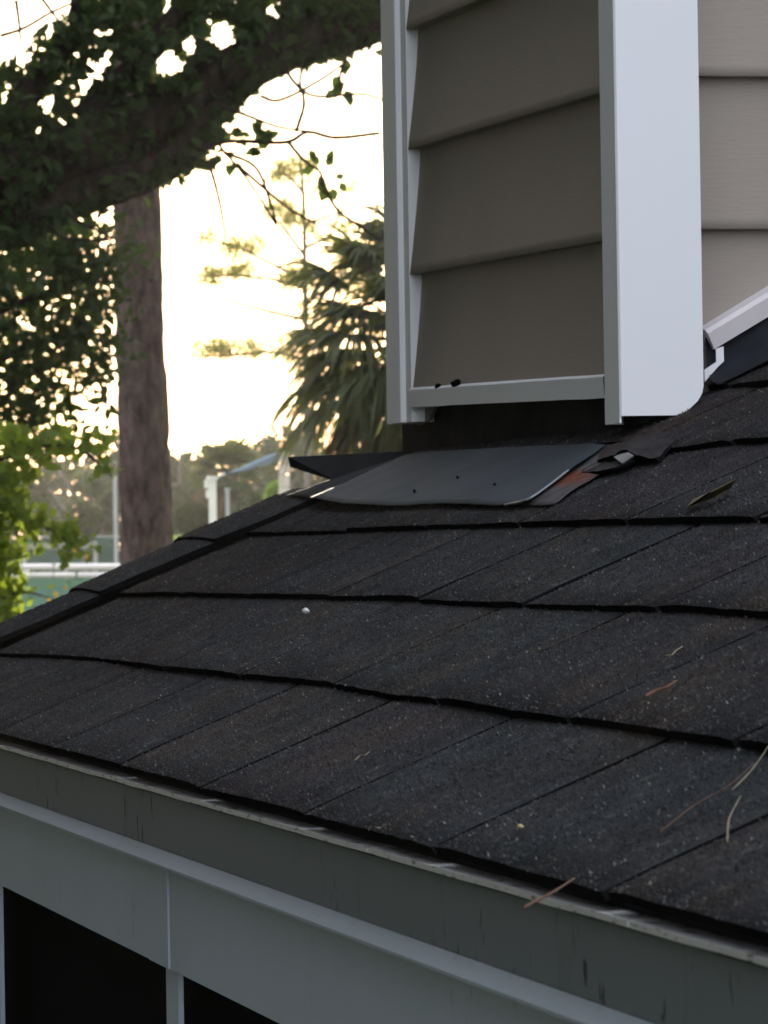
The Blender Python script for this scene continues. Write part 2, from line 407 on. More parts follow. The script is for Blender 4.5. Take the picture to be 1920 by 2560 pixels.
# bottoms of the boards (height at near end), measured
zb = [on_x(1505, y, SX-.013).z-TILT*(on_x(1505, y, SX-.013).y-CH_Y0) for y in (938, 602, 231)]
stp = (zb[2]-zb[0])/2
zs = [zb[0], zb[1], zb[2]]+[zb[2]+stp*k for k in range(1, 9)]
zs[0] = zb[0]-.006
for a, b in zip(zs, zs[1:]): board(fnL, .500, y0f_-.0215, a, b+.002, 'siding_board', box)
# right hand wall
wz = [on_y(1800, y, WALL_Y-.013).z for y in (572, 190)]
ws = wz[1]-wz[0]
zz = [wz[0]-ws*2, wz[0]-ws, wz[0], wz[1]]+[wz[1]+ws*k for k in range(1, 8)]
fnR = lambda l, dp, z: Vector((l, WALL_Y-dp, z))
wall = root('side_wall', (1.2, WALL_Y, .3)); wall.parent = house; wall.location = WL[wall]-WL[house]
for a, b in zip(zz, zz[1:]):
    x0 = .548
    if a < wz[0]-.001: x0 = .548
    board(fnR, x0, 2.3, a, b+.002, 'siding_board', wall)
p = MB(); p.box((.512, WALL_Y+.0005, .10), (2.3, WALL_Y+.02, Z_T)); p.build('sheathing', m_plain('sheathing_board', (.16, .12, .12), .9), wall)
# corner posts (near and far)
def ppoly(parent, pts, z0, z1, name, mat, bev=True):
    p = MB(); p.hexa([ct(x, y, z0) for x, y in pts], (0, 0, z1-z0)); return p.build(name, mat, parent)
pb = on_y(1545, 1039, CH_Y0).z
# near post: white face with the lower right corner cut round against the roof
xr = on_y(1756, 700, CH_Y0).x; xl = .480
cut = [(1543, 1040), (1700, 1038), (1722, 1024), (1744, 1003), (1755, 985), (1759, 965)]
F1 = [on_y(x, y, CH_Y0) for x, y in cut]; F1[0].x = xl+.0015
poly = F1+[Vector((xr, CH_Y0, Z_T)), Vector((xl+.0015, CH_Y0, Z_T))]
p = MB(); p.hexa(poly, (0, .0015, 0)); 
p.hexa([Vector((xl+.0015, CH_Y0, pb)), Vector((xl+.0015, CH_Y0, Z_T)), Vector((xl, CH_Y0+.0015, Z_T)), Vector((xl, CH_Y0+.0015, pb-.002))], (.001, .001, 0))
p.box((xl, CH_Y0+.0015, pb-.006), (xl+.0015, .542, Z_T)); p.box((xl+.0015, .5405, pb-.006), (.495, .542, Z_T))
p.box((xr-.0012, CH_Y0+.0016, pb+.022), (xr, CH_Y0+.06, Z_T))
p.build('corner_post', WHITE, box)
# far post
bz = on_x(980, 1059, .480).z
y0f = on_x(996, 700, .480).y; y1f = on_x(962, 700, .480).y
pts = [(.4805, y0f+.0005), (.4800, y0f+.002), (.4800, y1f), (.520, y1f), (.520, y0f-.0220), (.4860, y0f-.0220), (.4858, y0f-.0210), (.4856, y0f-.0002)]
p = MB(); p.hexa([Vector((x, y, bz)) for x, y in pts], (0, 0, Z_T)); p.build('corner_post', WHITE, box)
p = MB(); p.box((.520, 1.315, bz+.0), (1.2, y1f-.002, Z_T)); p.build('back_wall', TAN, box)
# bottom trim
t0 = on_x(1509, 938, .484); t1 = on_x(1509, 995, .484)
f0 = on_x(1024, 972, .484); f1 = on_x(1024, 1018, .484)
p = MB()
ys = [t0.y+(f0.y+.008-t0.y)*i/12 for i in range(13)]
for ya_, yb_ in zip(ys, ys[1:]):
    L = lambda y, A, B: A.z+(B.z-A.z)*(y-A.y)/(B.y-A.y)
    wob = lambda y: .0008*mnoise.noise(Vector((y*9, 3, 0)))
    pr = lambda y: [(.4995, y, L(y, t0, f0)+.0015), (.4870, y, L(y, t0, f0)+.0012+wob(y)), (.4835, y, L(y, t0, f0)-.0012+wob(y)), (.4845, y, L(y, t1, f1)+wob(y)), (.500, y, L(y, t1, f1)+.002)]
    A, B = pr(ya_), pr(yb_); p.add(A+B, [(i, i+1, i+6, i+5) for i in range(4)])
p.build('starter_trim', WHITE, box)
# debris on trim is separate; dark riser below
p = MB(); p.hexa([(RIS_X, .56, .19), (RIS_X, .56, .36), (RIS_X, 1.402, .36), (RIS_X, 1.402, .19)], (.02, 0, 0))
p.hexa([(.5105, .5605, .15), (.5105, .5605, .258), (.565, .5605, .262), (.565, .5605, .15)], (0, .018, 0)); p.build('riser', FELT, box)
# torn lower lip at the far end of the box
pp = [on_x(x, y, .499) for x, y in ((1022, 1022), (1085, 1018), (1072, 1050), (1045, 1062), (1022, 1056))]
p = MB(); p.hexa(pp, (.004, 0, 0)); p.build('torn_trim', m_plain('grey_torn_trim', (.12, .125, .13), .7, .3, 40, .5), box)
# rake-following white trim on right wall
q4 = [on_y(x, y, WALL_Y-.027) for x, y in ((1762, 825), (1786, 873), (2010, 738), (2010, 676))]
u_ = (q4[3]-q4[0]).normalized()
q4[3] = q4[0]+u_*1.6; q4[2] = q4[1]+u_*1.6
top_in = [q4[0]+Vector((0, .03, .004)), q4[3]+Vector((0, .03, .004))]
mid = [q4[0]*.8+q4[1]*.2+Vector((0, -.004, 0)), q4[3]*.8+q4[2]*.2+Vector((0, -.004, 0))]
p = MB(); p.add([q4[0], mid[0], q4[1], q4[1]+Vector((0, .02, 0)), top_in[0], q4[3], mid[1], q4[2], q4[2]+Vector((0, .02, 0)), top_in[1]],
    [(0, 1, 6, 5), (1, 2, 7, 6), (2, 3, 8, 7), (0, 5, 9, 4), (0, 4, 3, 2, 1)])
PINKW = m_vinyl('warm_white_vinyl', (.62, .58, .60), False); p.build('rake_trim', PINKW, wall)
# white channel end under the trim
p = MB()
c1 = [on_y(x, y, WALL_Y-.030) for x, y in ((1790, 872), (1809, 866), (1810, 903), (1795, 917), (1775, 940), (1762, 955), (1761, 925), (1780, 912), (1791, 905))]
p.hexa(c1, (0, .0015, 0)); p.build('channel_end', WHITE, wall)
# bent-up step flashing against the wall
p = MB(); V = []
for i in range(31):
    X = .572+i*.06; z = M*X
    V += [(X, WALL_Y-.060, z+.0125), (X, WALL_Y-.036, z+.015+.003*mnoise.noise(Vector((X*9, 0, 0)))), (X, WALL_Y-.024, z+.026), (X, WALL_Y-.019, z+.052)]
p.add(V, [(i*4+k, i*4+k+1, i*4+k+5, i*4+k+4) for i in range(30) for k in range(3)]); p.build('step_flashing', FELT, wall, smooth=True)

# ------------------------------------------------------------------ flashing apron and torn pieces (parts of the roof)
def apron(LW, UP, h0, h1, name, mat, seed, nv=12, buck=.003, th=.0005, curl_=.0):
    Lp = smooth_path([on_roof(x, y, h) for (x, y), h in zip(LW, h0)], 6); Up = smooth_path([on_roof(x, y, h1) for x, y in UP], 6); V = []
    m_ = len(Lp)
    Up = [Up[round(i*(len(Up)-1)/(m_-1))] for i in range(m_)]
    for a, b in zip(Lp, Up):
        for k in range(nv+1):
            f = k/nv; pt_ = a.lerp(b, f)
            V.append(pt_ + RN*(buck*mnoise.noise(Vector((pt_.y*6, f*2.5, seed)))*math.sin(math.pi*min(1, f*.9+.1)) + .0008*mnoise.noise(Vector((pt_.y*24, f*7, seed+9))) + curl_*max(0, .12-f)*8*.001))
    q = lambda i, k: i*(nv+1)+k
    Fc = [(q(i, k), q(i, k+1), q(i+1, k+1), q(i+1, k)) for i in range(m_-1) for k in range(nv)]; n0 = len(V); V += [v-RN*th for v in V]
    Fc += [(q(i, 0), q(i+1, 0), n0+q(i+1, 0), n0+q(i, 0)) for i in range(m_-1)]+[(q(0, k), n0+q(0, k), n0+q(0, k+1), q(0, k+1)) for k in range(nv)]+[(q(m_-1, k), q(m_-1, k+1), n0+q(m_-1, k+1), n0+q(m_-1, k)) for k in range(nv)]
    return mesh(name, V, Fc, mat, roof, smooth=True)
def m_under():
    t = NT('weathered_flashing')
    c = t.mix(1., (.055, .052, .056), t.ramp(t.noise(30, 5), [(.3, .5), (.7, 1.5)]), 'MULTIPLY')
    d = t.n('ShaderNodeVectorMath', operation='DISTANCE'); t.set(d.inputs[0], t.scaled((1, .30, 1))); p = on_roof(1395, 1196, .013); d.inputs[1].default_value = (p.x, p.y*.30, p.z)
    rf = t.math('ADD', d.outputs['Value'], t.math('MULTIPLY', t.math('SUBTRACT', t.noise(45, 5), .5), .045))
    c = t.mix(t.ramp(rf, [(.0, 1.), (.016, 1.), (.028, .0)]), c, t.mix(t.ramp(t.noise(80, 4), [(.35, 0.), (.65, 1.)]), (.15, .040, .020), (.06, .022, .014)))
    t.bump(t.noise(60, 4), .5, .002); return t.fin(c, .8, .1)
apron([(1270, 1259), (1310, 1261), (1350, 1263), (1384, 1259)], [(1455, 1118), (1490, 1122), (1525, 1130), (1560, 1140)], [.0118]*4, .0100, 'flashing_apron', m_under(), 2, buck=.002)['label'] = 'rusty weathered strip of flashing'
apron([(716, 1238), (760, 1240), (820, 1247), (880, 1255)], [(985, 1139), (1000, 1137), (1020, 1135), (1050, 1131)], [.0215, .0200, .0175, .0135], .0120, 'flashing_apron', FELT, 4, buck=.001)
apron([(775, 1243), (815, 1249), (860, 1256), (975, 1263), (1100, 1257), (1230, 1261), (1290, 1259), (1316, 1250)], [(1018, 1136), (1052, 1130), (1120, 1126), (1220, 1121), (1330, 1115), (1420, 1112), (1480, 1108), (1512, 1112)],
      [.0215, .0200, .0175, .0145, .0150, .0140, .0150, .0170], .0135, 'flashing_apron', FLASH, 1)
ed = smooth_path([on_roof(x, y, h) for x, y, h in ((1262, 1262, .0150), (1316, 1249, .0185), (1360, 1222, .0175), (1420, 1176, .0165))], 5)
p = MB(); p.tube(ed, [.0009]*len(ed), 5); p.build('flashing_hem', m_plain('bright_metal_edge', (.16, .19, .21), .5, .3, 60, .5), roof)
for (x, y) in ((1143, 1192), (1035, 1226), (1236, 1210)):
    c_ = on_roof(x, y, .0165); p = MB(); p.tube([c_-RN*.002, c_+RN*.0007], [.0013, .0011], 7); p.build('nail_head', ASPH, roof)
# upturned dark end flap at the far corner
p = MB()
fl = [on_y(722, 1143, 1.50), on_y(727, 1168, 1.50), on_y(842, 1204, 1.36), on_y(1030, 1128, 1.31)]
p.hexa(fl, (0, .004, .0004)); p.build('end_flap', m_plain('dark_flap', (.016, .017, .019), 1., .02, 20, .3), roof)
# curled shingle tip with metal chip
def sheet(pts, th, name, mat, parent, hs=None):
    hs = hs or [.02]*len(pts)
    P = [on_roof(x, y, h) for (x, y), h in zip(pts, hs)]
    p = MB(); p.hexa(P, -RN*th); return p.build(name, mat, parent)
def curl(pts_lo, pts_hi, h_lo, h_hi, th, name, mat, seed):
    a = smooth_path([on_roof(x, y, h) for (x, y), h in zip(pts_lo, h_lo)], 5); b = smooth_path([on_roof(x, y, h) for (x, y), h in zip(pts_hi, h_hi)], 5)
    V = []; nv = 6
    for i, (p_, q_) in enumerate(zip(a, b)):
        for k in range(nv+1):
            f = k/nv; w_ = p_.lerp(q_, f); V.append(w_+RN*(.0014*mnoise.noise(w_*70+Vector((seed, 0, 0))))+Vector((0, 0, 0 if k else .0006*mnoise.noise(w_*300))))
    n0 = len(V); V += [v-RN*th for v in V]; m_ = len(a); q = lambda i, k: i*(nv+1)+k
    Fc = [(q(i, k), q(i, k+1), q(i+1, k+1), q(i+1, k)) for i in range(m_-1) for k in range(nv)]; mi = [0]*len(Fc)
    e = [(q(i, 0), q(i+1, 0), n0+q(i+1, 0), n0+q(i, 0)) for i in range(m_-1)]+[(q(0, k), n0+q(0, k), n0+q(0, k+1), q(0, k+1)) for k in range(nv)]+[(q(m_-1, k), q(m_-1, k+1), n0+q(m_-1, k+1), n0+q(m_-1, k)) for k in range(nv)]
    return mesh(name, V, Fc+e, [mat, ASPH], roof, mi=mi+[1]*len(e))
curl([(1492, 1150), (1530, 1138), (1562, 1125), (1592, 1138), (1640, 1146)], [(1510, 1112), (1560, 1098), (1610, 1086), (1660, 1078), (1700, 1090)], [.013, .017, .021, .015, .0125], [.006, .007, .008, .008, .008], .003, 'curled_shingle', GR[0], 3)
curl([(1452, 1180), (1500, 1177), (1540, 1168), (1585, 1150)], [(1470, 1150), (1520, 1140), (1570, 1128), (1610, 1120)], [.011, .013, .013, .012], [.008, .009, .009, .008], .0022, 'torn_shingle', GR[0], 8)
sheet([(1534, 1142), (1566, 1128), (1584, 1138), (1556, 1158)], .001, 'metal_chip', m_plain('bare_metal', (.11, .12, .13), .5, .4, 40, .4), roof, [.017, .019, .019, .016])

# ------------------------------------------------------------------ litter on the roof
WOODY = m_plain('twig_wood', (.13, .07, .045), .8, .2, 80, .4); STRAW = m_plain('dry_straw', (.20, .17, .12), .8, .2, 80, .3); PALE = m_plain('pale_scrap', (.55, .56, .56), .6, .3, 50, .1)
def twig(name, label, cat, pts, r, mat, h=.013, hs=None, group=None):
    P = smooth_path([on_roof(x, y, (hs[i] if hs else h)) for i, (x, y) in enumerate(pts)], 5)
    p = MB(); p.tube(P, [r*(1-.45*i/len(P))*(1+.25*mnoise.noise(Vector((i*1.7, r*999, 0)))) for i in range(len(P))], 6)
    o = p.build(name, mat, None, smooth=True); tag(o, label, cat, group); return o
twig('twig', 'thin brown twig with pale tip hanging out over the eave edge', 'twig', [(1312, 2268), (1345, 2250), (1390, 2226), (1436, 2196)], .0007, WOODY, hs=[.030, .024, .018, .0125])
twig('twig', 'rusty brown twig lying in a slot on the right side of the roof', 'twig', [(1613, 1741), (1640, 1727), (1668, 1717), (1692, 1702)], .0011, WOODY)
twig('straw', 'short pale kinked straw on the shingle right of centre', 'straw', [(1663, 1640), (1680, 1637), (1688, 1628), (1706, 1616)], .0006, STRAW, .0135)
twig('straw', 'tiny pale curl of straw in the middle of the lowest course', 'straw', [(888, 1900), (900, 1889), (912, 1888), (924, 1879)], .0004, STRAW, .0125)
twig('pine_needle', 'long dry pine needle standing steep near the right edge of the photo', 'pine needle', [(1818, 2104), (1822, 2050), (1838, 2015), (1852, 1990)], .0004, STRAW, .014)
twig('pine_needle', 'faint dry pine needle running up towards the right edge shingle corner', 'pine needle', [(1830, 1975), (1870, 1935), (1905, 1890), (1930, 1850)], .0003, STRAW, .014)
twig('pine_needle', 'reddish dry pine needle lying slanted across the lowest course at right', 'pine needle', [(1650, 2080), (1740, 2010), (1820, 1965), (1885, 1908)], .00025, WOODY, .013)
def lump(name, label, cat, c, sx, sy, sz, mat, seed=0):
    me = bmesh.new(); bmesh.ops.create_icosphere(me, subdivisions=2, radius=1)
    V = [Vector((v.co.x*sx, v.co.y*sy, v.co.z*sz))*(1+.35*mnoise.noise(v.co*1.7+Vector((seed, 0, 0)))) + Vector(c) for v in me.verts]
    Fc = [tuple(v.index for v in f.verts) for f in me.faces]; me.free()
    o = mesh(name, V, Fc, mat, None, smooth=False); tag(o, label, cat); return o
lump('pebble', 'small bright white pebble on the third course of shingles', 'pebble', on_roof(764, 1527, .013), .0026, .004, .0022, PALE, 1)
lump('seed', 'little yellow seed in a slot near the eave at lower right', 'seed', on_roof(1301, 2066, .012), .0012, .003, .0012, m_plain('yellow_seed', (.45, .36, .15), .7), 2)
lump('dirt_clump', 'larger black dirt clump on the trim below the dark siding', 'dirt', on_x(1141, 960, .4862), .004, .016, .0045, ASPH, 3)
lump('dirt_clump', 'smaller black dirt clump left of the big one on the trim', 'dirt', on_x(1096, 967, .4862)+Vector((0, 0, 0)), .003, .009, .003, ASPH, 4)
lump('grit', 'straw coloured crumb of grit beside the drip edge joint', 'grit', on_roof(948, 2070, .0102), .0007, .0020, .0006, STRAW, 5)
lump('grit', 'pale flake of grit just right of the drip edge joint', 'grit', on_roof(1030, 2092, .0102), .0004, .0040, .0006, STRAW, 6)
# dry leaf stuck in a slot, upper right
lf = [(1716, 1272), (1735, 1250), (1775, 1232), (1815, 1212), (1838, 1200), (1826, 1222), (1790, 1244), (1752, 1258)]
p = MB(); p.hexa([on_roof(x, y, .014+.006*(i in (2, 3, 4))) for i, (x, y) in enumerate(lf)], RN*.0008)
o = p.build('dry_leaf', m_plain('dry_leaf_tan', (.075, .065, .03), .8, .2, 60, .6)); tag(o, 'curled yellow brown dry leaf stuck in a slot at upper right', 'leaf')

# ------------------------------------------------------------------ vegetation helpers
def leaf_cloud(pts, size, asp=.5, jit=.3, up=.0, rnd=rng):
    """pts: Nx3 array -> mesh arrays of pointed 4-gon leaves of random orientation"""
    N = len(pts); s = size*(1+jit*rnd.standard_normal(N)).clip(.4, 1.8)
    a = rnd.standard_normal((N, 3)); a[:, 2] += up; a /= np.linalg.norm(a, axis=1)[:, None]
    b = rnd.standard_normal((N, 3)); b -= (a*b).sum(1)[:, None]*a; b /= np.linalg.norm(b, axis=1)[:, None]
    c = np.cross(a, b)
    a = a*s[:, None]*.5; b = b*(s*asp*.5)[:, None]; c = c*(s*.12)[:, None]
    V = np.stack([pts-a, pts-a*.1+b+c, pts+a, pts-a*.1-b+c, pts+a*.45+b*.75+c, pts+a*.45-b*.75+c], 1).reshape(-1, 3)
    i = np.arange(N)*6
    Fc = np.stack([i, i+1, i+4, i+2, i+5, i+3], 1)
    return V, Fc
def fast_mesh(name, V, Fc, mat, parent=None, kind=None, org=None):
    V = np.asarray(V, dtype=np.float64); org = np.array(org) if org is not None else np.array([V[:, 0].mean(), V[:, 1].mean(), V[:, 2].min()])
    me = bpy.data.meshes.new(name); nf, k = Fc.shape
    me.vertices.add(len(V)); me.vertices.foreach_set('co', (V-org).astype(np.float32).ravel())
    me.loops.add(nf*k); me.loops.foreach_set('vertex_index', Fc.astype(np.int32).ravel())
    me.polygons.add(nf); me.polygons.foreach_set('loop_start', np.arange(0, nf*k, k, dtype=np.int32)); me.polygons.foreach_set('loop_total', np.full(nf, k, dtype=np.int32))
    me.materials.append(mat); me.update(calc_edges=True); me.validate()
    o = bpy.data.objects.new(name, me); COL.objects.link(o); WL[o] = Vector(org)
    if parent: o.parent = parent; o.location = WL[o]-WL[parent]
    else: o.location = WL[o]
    if kind: o['kind'] = kind
    return o
def blob(cx, cy, D, rx, ry, rd, N, clump=8, sp=.10):
    """clumped points in an ellipsoid centred where pixel (cx,cy) lies at distance D; rx, ry, rd in metres"""
    c = np.array(at(cx, cy, D)); R = np.array(_r); U = np.array(_u); W = np.array(_fw); n_ = max(1, N//clump)
    q = rng.standard_normal((n_, 3)); q /= np.linalg.norm(q, axis=1)[:, None]; q *= rng.random(n_)[:, None]**.40
    k = q[:, :1]*rx*R+q[:, 1:2]*ry*U+q[:, 2:]*rd*W+c
    return (k[:, None, :]+rng.standard_normal((n_, clump, 3))*sp).reshape(-1, 3)
def in_px(P):
    d = P-np.array(CAM); z = d@np.array(_fw); return 960+F*(d@np.array(_r))/z, 1280-F*(d@np.array(_u))/z

# ------------------------------------------------------------------ live oak: limbs across the upper left
oak = root('oak_tree', (at(-900, 900, 20).x, at(-900, 900, 20).y, -2.62), 'spreading oak with thick dark limbs and dense leaves across the top left', 'tree')
DO = 20.
b0 = at(-900, 900, DO); tr = MB()
tr.tube(smooth_path([(b0.x, b0.y, -2.7), (b0.x+.05, b0.y, -1.4), at(-860, 1150, DO), at(-760, 800, DO)], 5), [.36-.11*i/15 for i in range(16)], 16, wob=.15)
tr.build('trunk', OBARK, oak, smooth=True)
def limb(pts, R, seed, parent=oak, mat=OBARK, D=DO, name='limb', n=14):
    P = smooth_path([at(q[0], q[1], q[2] if len(q) > 2 else D) for q in pts], 8)
    rr = [R[0]+(R[1]-R[0])*i/(len(P)-1) for i in range(len(P))]
    t = MB(); t.tube(P, rr, n, wob=.16, seed=seed); return t.build(name, mat, parent, smooth=True)
limb([(-760, 800), (-450, 640), (-200, 500), (60, 425), (300, 330), (480, 235), (640, 150), (800, 95), (960, 50), (1300, -60)], (.152, .085), 1)
limb([(-300, 640), (-120, 590), (60, 545), (230, 480), (380, 425), (465, 360), (540, 265), (640, 175)], (.100, .072), 2)
limb([(200, 300), (380, 120), (500, -60), (600, -300)], (.06, .04), 3)
limb([(-100, 470), (60, 250), (190, 60), (240, -200)], (.07, .04), 4)
limb([(620, 160), (760, 20), (860, -120)], (.05, .03), 5)
TW = [([(492, 372), (579, 353), (712, 356), (770, 330), (839, 344), (950, 333)], .012, .009), ([(545, 262), (620, 290), (700, 318), (770, 328)], .006, .004),
      ([(500, 375), (530, 340), (560, 380), (584, 405), (637, 475), (700, 579)], .007, .003), ([(590, 410), (660, 470), (720, 520), (790, 560)], .005, .002),
      ([(520, 400), (535, 450), (552, 520), (565, 600)], .004, .002), ([(720, 355), (760, 400), (800, 430), (808, 470)], .004, .002),
      ([(870, 110), (862, 150), (850, 190), (855, 230)], .004, .002), ([(170, 530), (200, 555), (240, 575), (290, 600)], .010, .006),
      ([(120, 560), (160, 595), (220, 600), (280, 600)], .005, .003), ([(700, 150), (740, 210), (790, 240), (900, 235), (960, 250)], .003, .0015),
      ([(650, 240), (700, 250), (800, 200), (870, 150)], .0025, .0015), ([(740, 330), (760, 260), (750, 200), (770, 140)], .003, .0015),
      ([(560, 380), (640, 420), (680, 520), (690, 560)], .003, .0015), ([(800, 440), (840, 520), (890, 560), (950, 600)], .003, .0015),
      ([(0, 90), (60, 70), (130, 30), (200, 0)], .006, .004), ([(100, -10), (130, 30), (160, 70)], .006, .004), ([(40, 0), (48, 60), (52, 110)], .004, .003)]
for k, (pts, r0, r1) in enumerate(TW):
    r0 = max(r0, .010); r1 = max(r1, .006)
    limb(pts, (r0, r1), 20+k, name='twig', n=6, D=DO-.3)
# foliage
C_ = []
def addb(*a, **k): C_.append(blob(*a, **k))
for cx, cy, rx, ry, N in ((120, 250, .42, .28, 1700), (330, 150, .40, .25, 1500), (60, 430, .30, .22, 1100), (250, 330, .30, .18, 900), (520, 60, .42, .16, 1150), (720, 30, .40, .14, 1000), (880, 20, .25, .14, 600),
                          (250, 40, .35, .16, 700), (430, 230, .22, .12, 420), (0, 600, .22, .18, 600), (470, 330, .10, .12, 130), (330, 470, .12, .05, 60), (600, 110, .3, .08, 320), (-60, 300, .3, .5, 900), (400, 20, .5, .12, 500)):
    addb(cx, cy, DO+.1, rx, ry, .5, N, sp=.045)
# off-frame crown
for k in range(60):
    cx = rng.uniform(-2600, 1500); cy = rng.uniform(-2600, -180) if cx > -350 else rng.uniform(-2600, 500)
    addb(cx, cy, DO+rng.uniform(-2, 2.5), .75, .6, .8, 750, sp=.08)
pts = np.concatenate(C_)
x, y = in_px(pts)
# open patches where the photograph shows sky through the crown
keep = np.ones(len(pts), bool)
for hx, hy, hr in ((50, 20, 62), (0, 70, 50), (425, 30, 20), (440, 48, 14), (540, 70, 16), (560, 88, 14), (530, 95, 10), (680, 25, 10), (675, 93, 8), (565, 112, 12), (245, 170, 11), (120, 265, 8), (200, 270, 8), (155, 315, 8), (412, 332, 14), (400, 290, 8), (455, 275, 7), (235, 400, 7), (400, 160, 9), (405, 132, 8), (120, 60, 16), (160, 20, 13), (190, 20, 13), (10, 250, 7), (430, 140, 7), (470, 120, 7), (215, 205, 6), (300, 230, 6), (350, 60, 7), (90, 210, 6), (50, 150, 7)) + tuple((float(rng.uniform(0, 480)), float(rng.uniform(60, 330)), float(rng.uniform(-4, 3))) for _ in range(70)):
    dd = np.hypot(x-hx, y-hy)*(1+.35*np.sin(3*np.arctan2(y-hy, x-hx)+hx)); keep &= ~((dd < hr+12))
low = (y > np.interp(x, [0, 173, 393, 480, 544, 607, 694, 937], [615, 545, 440, 405, 312, 235, 175, 105])+6*np.sin(x/9)) & (x > 0) & (x < 1000) & (y < 640)
keep &= ~(low & (rng.random(len(x)) > .10))
edge = np.array([(-40, 612), (60, 590), (173, 541), (278, 495), (393, 440), (480, 398), (520, 350), (544, 312), (607, 226), (694, 168), (810, 135), (937, 98)], float)
ex = []
for k in range(230):
    a_ = rng.random()*(len(edge)-1.001); i_ = int(a_); e_ = edge[i_]*(1-a_+i_)+edge[i_+1]*(a_-i_); c_ = np.array(at(e_[0]+rng.normal(0, 7), e_[1]+rng.normal(-2, 9), DO-.1))
    ex.append(c_+rng.standard_normal((4, 3))*.013)
for cx, cy in ((520, 345), (535, 360), (560, 350), (600, 352), (650, 330), (668, 335), (660, 350), (640, 372), (575, 400), (555, 395), (590, 410), (500, 390), (470, 430), (450, 440), (535, 330), (548, 405)):
    ex.append(np.array(at(cx, cy, DO-.3))+rng.standard_normal((5, 3))*.022)
pts = np.concatenate([pts[keep]]+ex)
V, Fc = leaf_cloud(pts, .058, .5, jit=.5)
fast_mesh('foliage', V, Fc, OAKL, oak, 'stuff')
# hanging leaf sprays whose leaves can be told apart
def single_leaf(px, py, D, ang, L, asp, mat, parent, name='leaf', tilt=.3):
    c = at(px, py, D); a = (_r*math.cos(ang)+_u*math.sin(ang)); a = (a+_fw*random.uniform(-tilt, tilt)).normalized()
    b = a.cross(_fw).normalized(); b = (b+_fw*random.uniform(-.6, .6)).normalized(); nrm = a.cross(b)
    prof_ = [(0, 0), (.12, .45), (.35, 1), (.62, .85), (.85, .4), (1, 0)]
    V = []; 
    for t_, w_ in prof_:
        for s_ in (-1, 0, 1): V.append(c+a*(L*t_)+b*(s_*w_*L*asp*.5)+nrm*(-.0 if s_ == 0 else L*.05*w_)+nrm*(-.1*L*t_*t_))
    Fc = [(i*3+k, i*3+k+1, i*3+k+4, i*3+k+3) for i in range(5) for k in range(2)]
    return mesh(name, V, Fc, mat, parent)
random.seed(3)
for (cx, cy, L, A) in ((850, 190, .05, 4.2), (862, 205, .055, 3.8), (850, 210, .06, 4.6), (862, 225, .055, 5.4), (838, 225, .05, 3.7), (870, 235, .05, 5.2), (872, 150, .05, 4.4), (860, 160, .045, 5.1),
                       (785, 420, .05, 3.6), (800, 410, .05, 2.4), (815, 415, .05, .8), (808, 440, .05, 4.2), (800, 455, .055, 4.9), (818, 470, .06, 4.4), (830, 470, .05, 4.9), (850, 455, .045, 5.3), (838, 445, .04, .3), (790, 400, .05, 1.9), (822, 405, .05, 1.2),
                       (640, 325, .05, .9), (655, 335, .06, 2.2), (668, 340, .05, .2), (630, 365, .05, 5), (640, 370, .04, 4.1), (560, 300, .05, 1.5), (575, 330, .05, .4), (590, 340, .04, 1.2), (545, 385, .05, 4.2), (575, 410, .05, 4.8), (512, 400, .05, 4.3), (480, 420, .05, 3.9),
                       (170, 545, .06, 5.5), (185, 560, .07, 5.4)):
    single_leaf(cx, cy, DO-.3, A+random.uniform(-.3, .3), L*1.15, .75, OAKL, oak)

granules()

# ------------------------------------------------------------------ left leafy tree (behind), and sunlit vine tree in front
def simple_tree(name, label, cat, base_px, D, blobs, leaf, mat, trunk_r, asp=.5, limbs=(), bark=OBARK, group=None, sp=.05, extra=None, cut=None):
    b = at(base_px, 1380, D); r_ = root(name, (b.x, b.y, -2.62), label, cat, group)
    top = at(base_px, blobs[0][1], D)
    t = MB(); t.tube(smooth_path([(b.x, b.y, -2.7), b.lerp(top, .3)+Vector((.02, 0, 0)), top], 5), [trunk_r*(1-.5*i/10) for i in range(11)], 9, wob=.2, seed=D)
    for L in limbs:
        P = smooth_path([at(x_, y_, D) for x_, y_ in L[0]], 5); t.tube(P, [L[1]+(L[2]-L[1])*i/(len(P)-1) for i in range(len(P))], 7, wob=.1, seed=len(P))
    t.build('trunk', bark, r_, smooth=True)
    P = np.concatenate([blob(x_, y_, D, rx, ry, rd, N, sp=sp) for x_, y_, rx, ry, rd, N in blobs])
    if cut is not None: P = P[cut(*in_px(P))]
    V, Fc = leaf_cloud(P, leaf, asp); fast_mesh('foliage', V, Fc, mat, r_, 'stuff'); return r_
simple_tree('broadleaf_tree', 'dark green leafy tree filling the left edge below the oak limb', 'tree', -250, 24,
    [(20, 760, .5, .75, .8, 1500), (120, 700, .35, .5, .6, 800), (180, 640, .35, .22, .5, 330), (230, 760, .16, .5, .4, 380), (60, 900, .42, .28, .5, 480), (180, 880, .28, .22, .5, 130), (270, 880, .10, .3, .3, 90), (-250, 700, 1.2, 1.2, 1.0, 3500), (-100, 1000, .6, .5, .6, 700), (90, 620, .3, .2, .4, 350), (30, 970, .3, .12, .4, 130), (200, 940, .2, .12, .3, 50)],
    .062, OAKL, .14, limbs=[([(-250, 900), (-60, 800), (120, 730), (270, 660)], .04, .01), ([(-200, 1000), (0, 900), (160, 830)], .03, .01)], sp=.06)
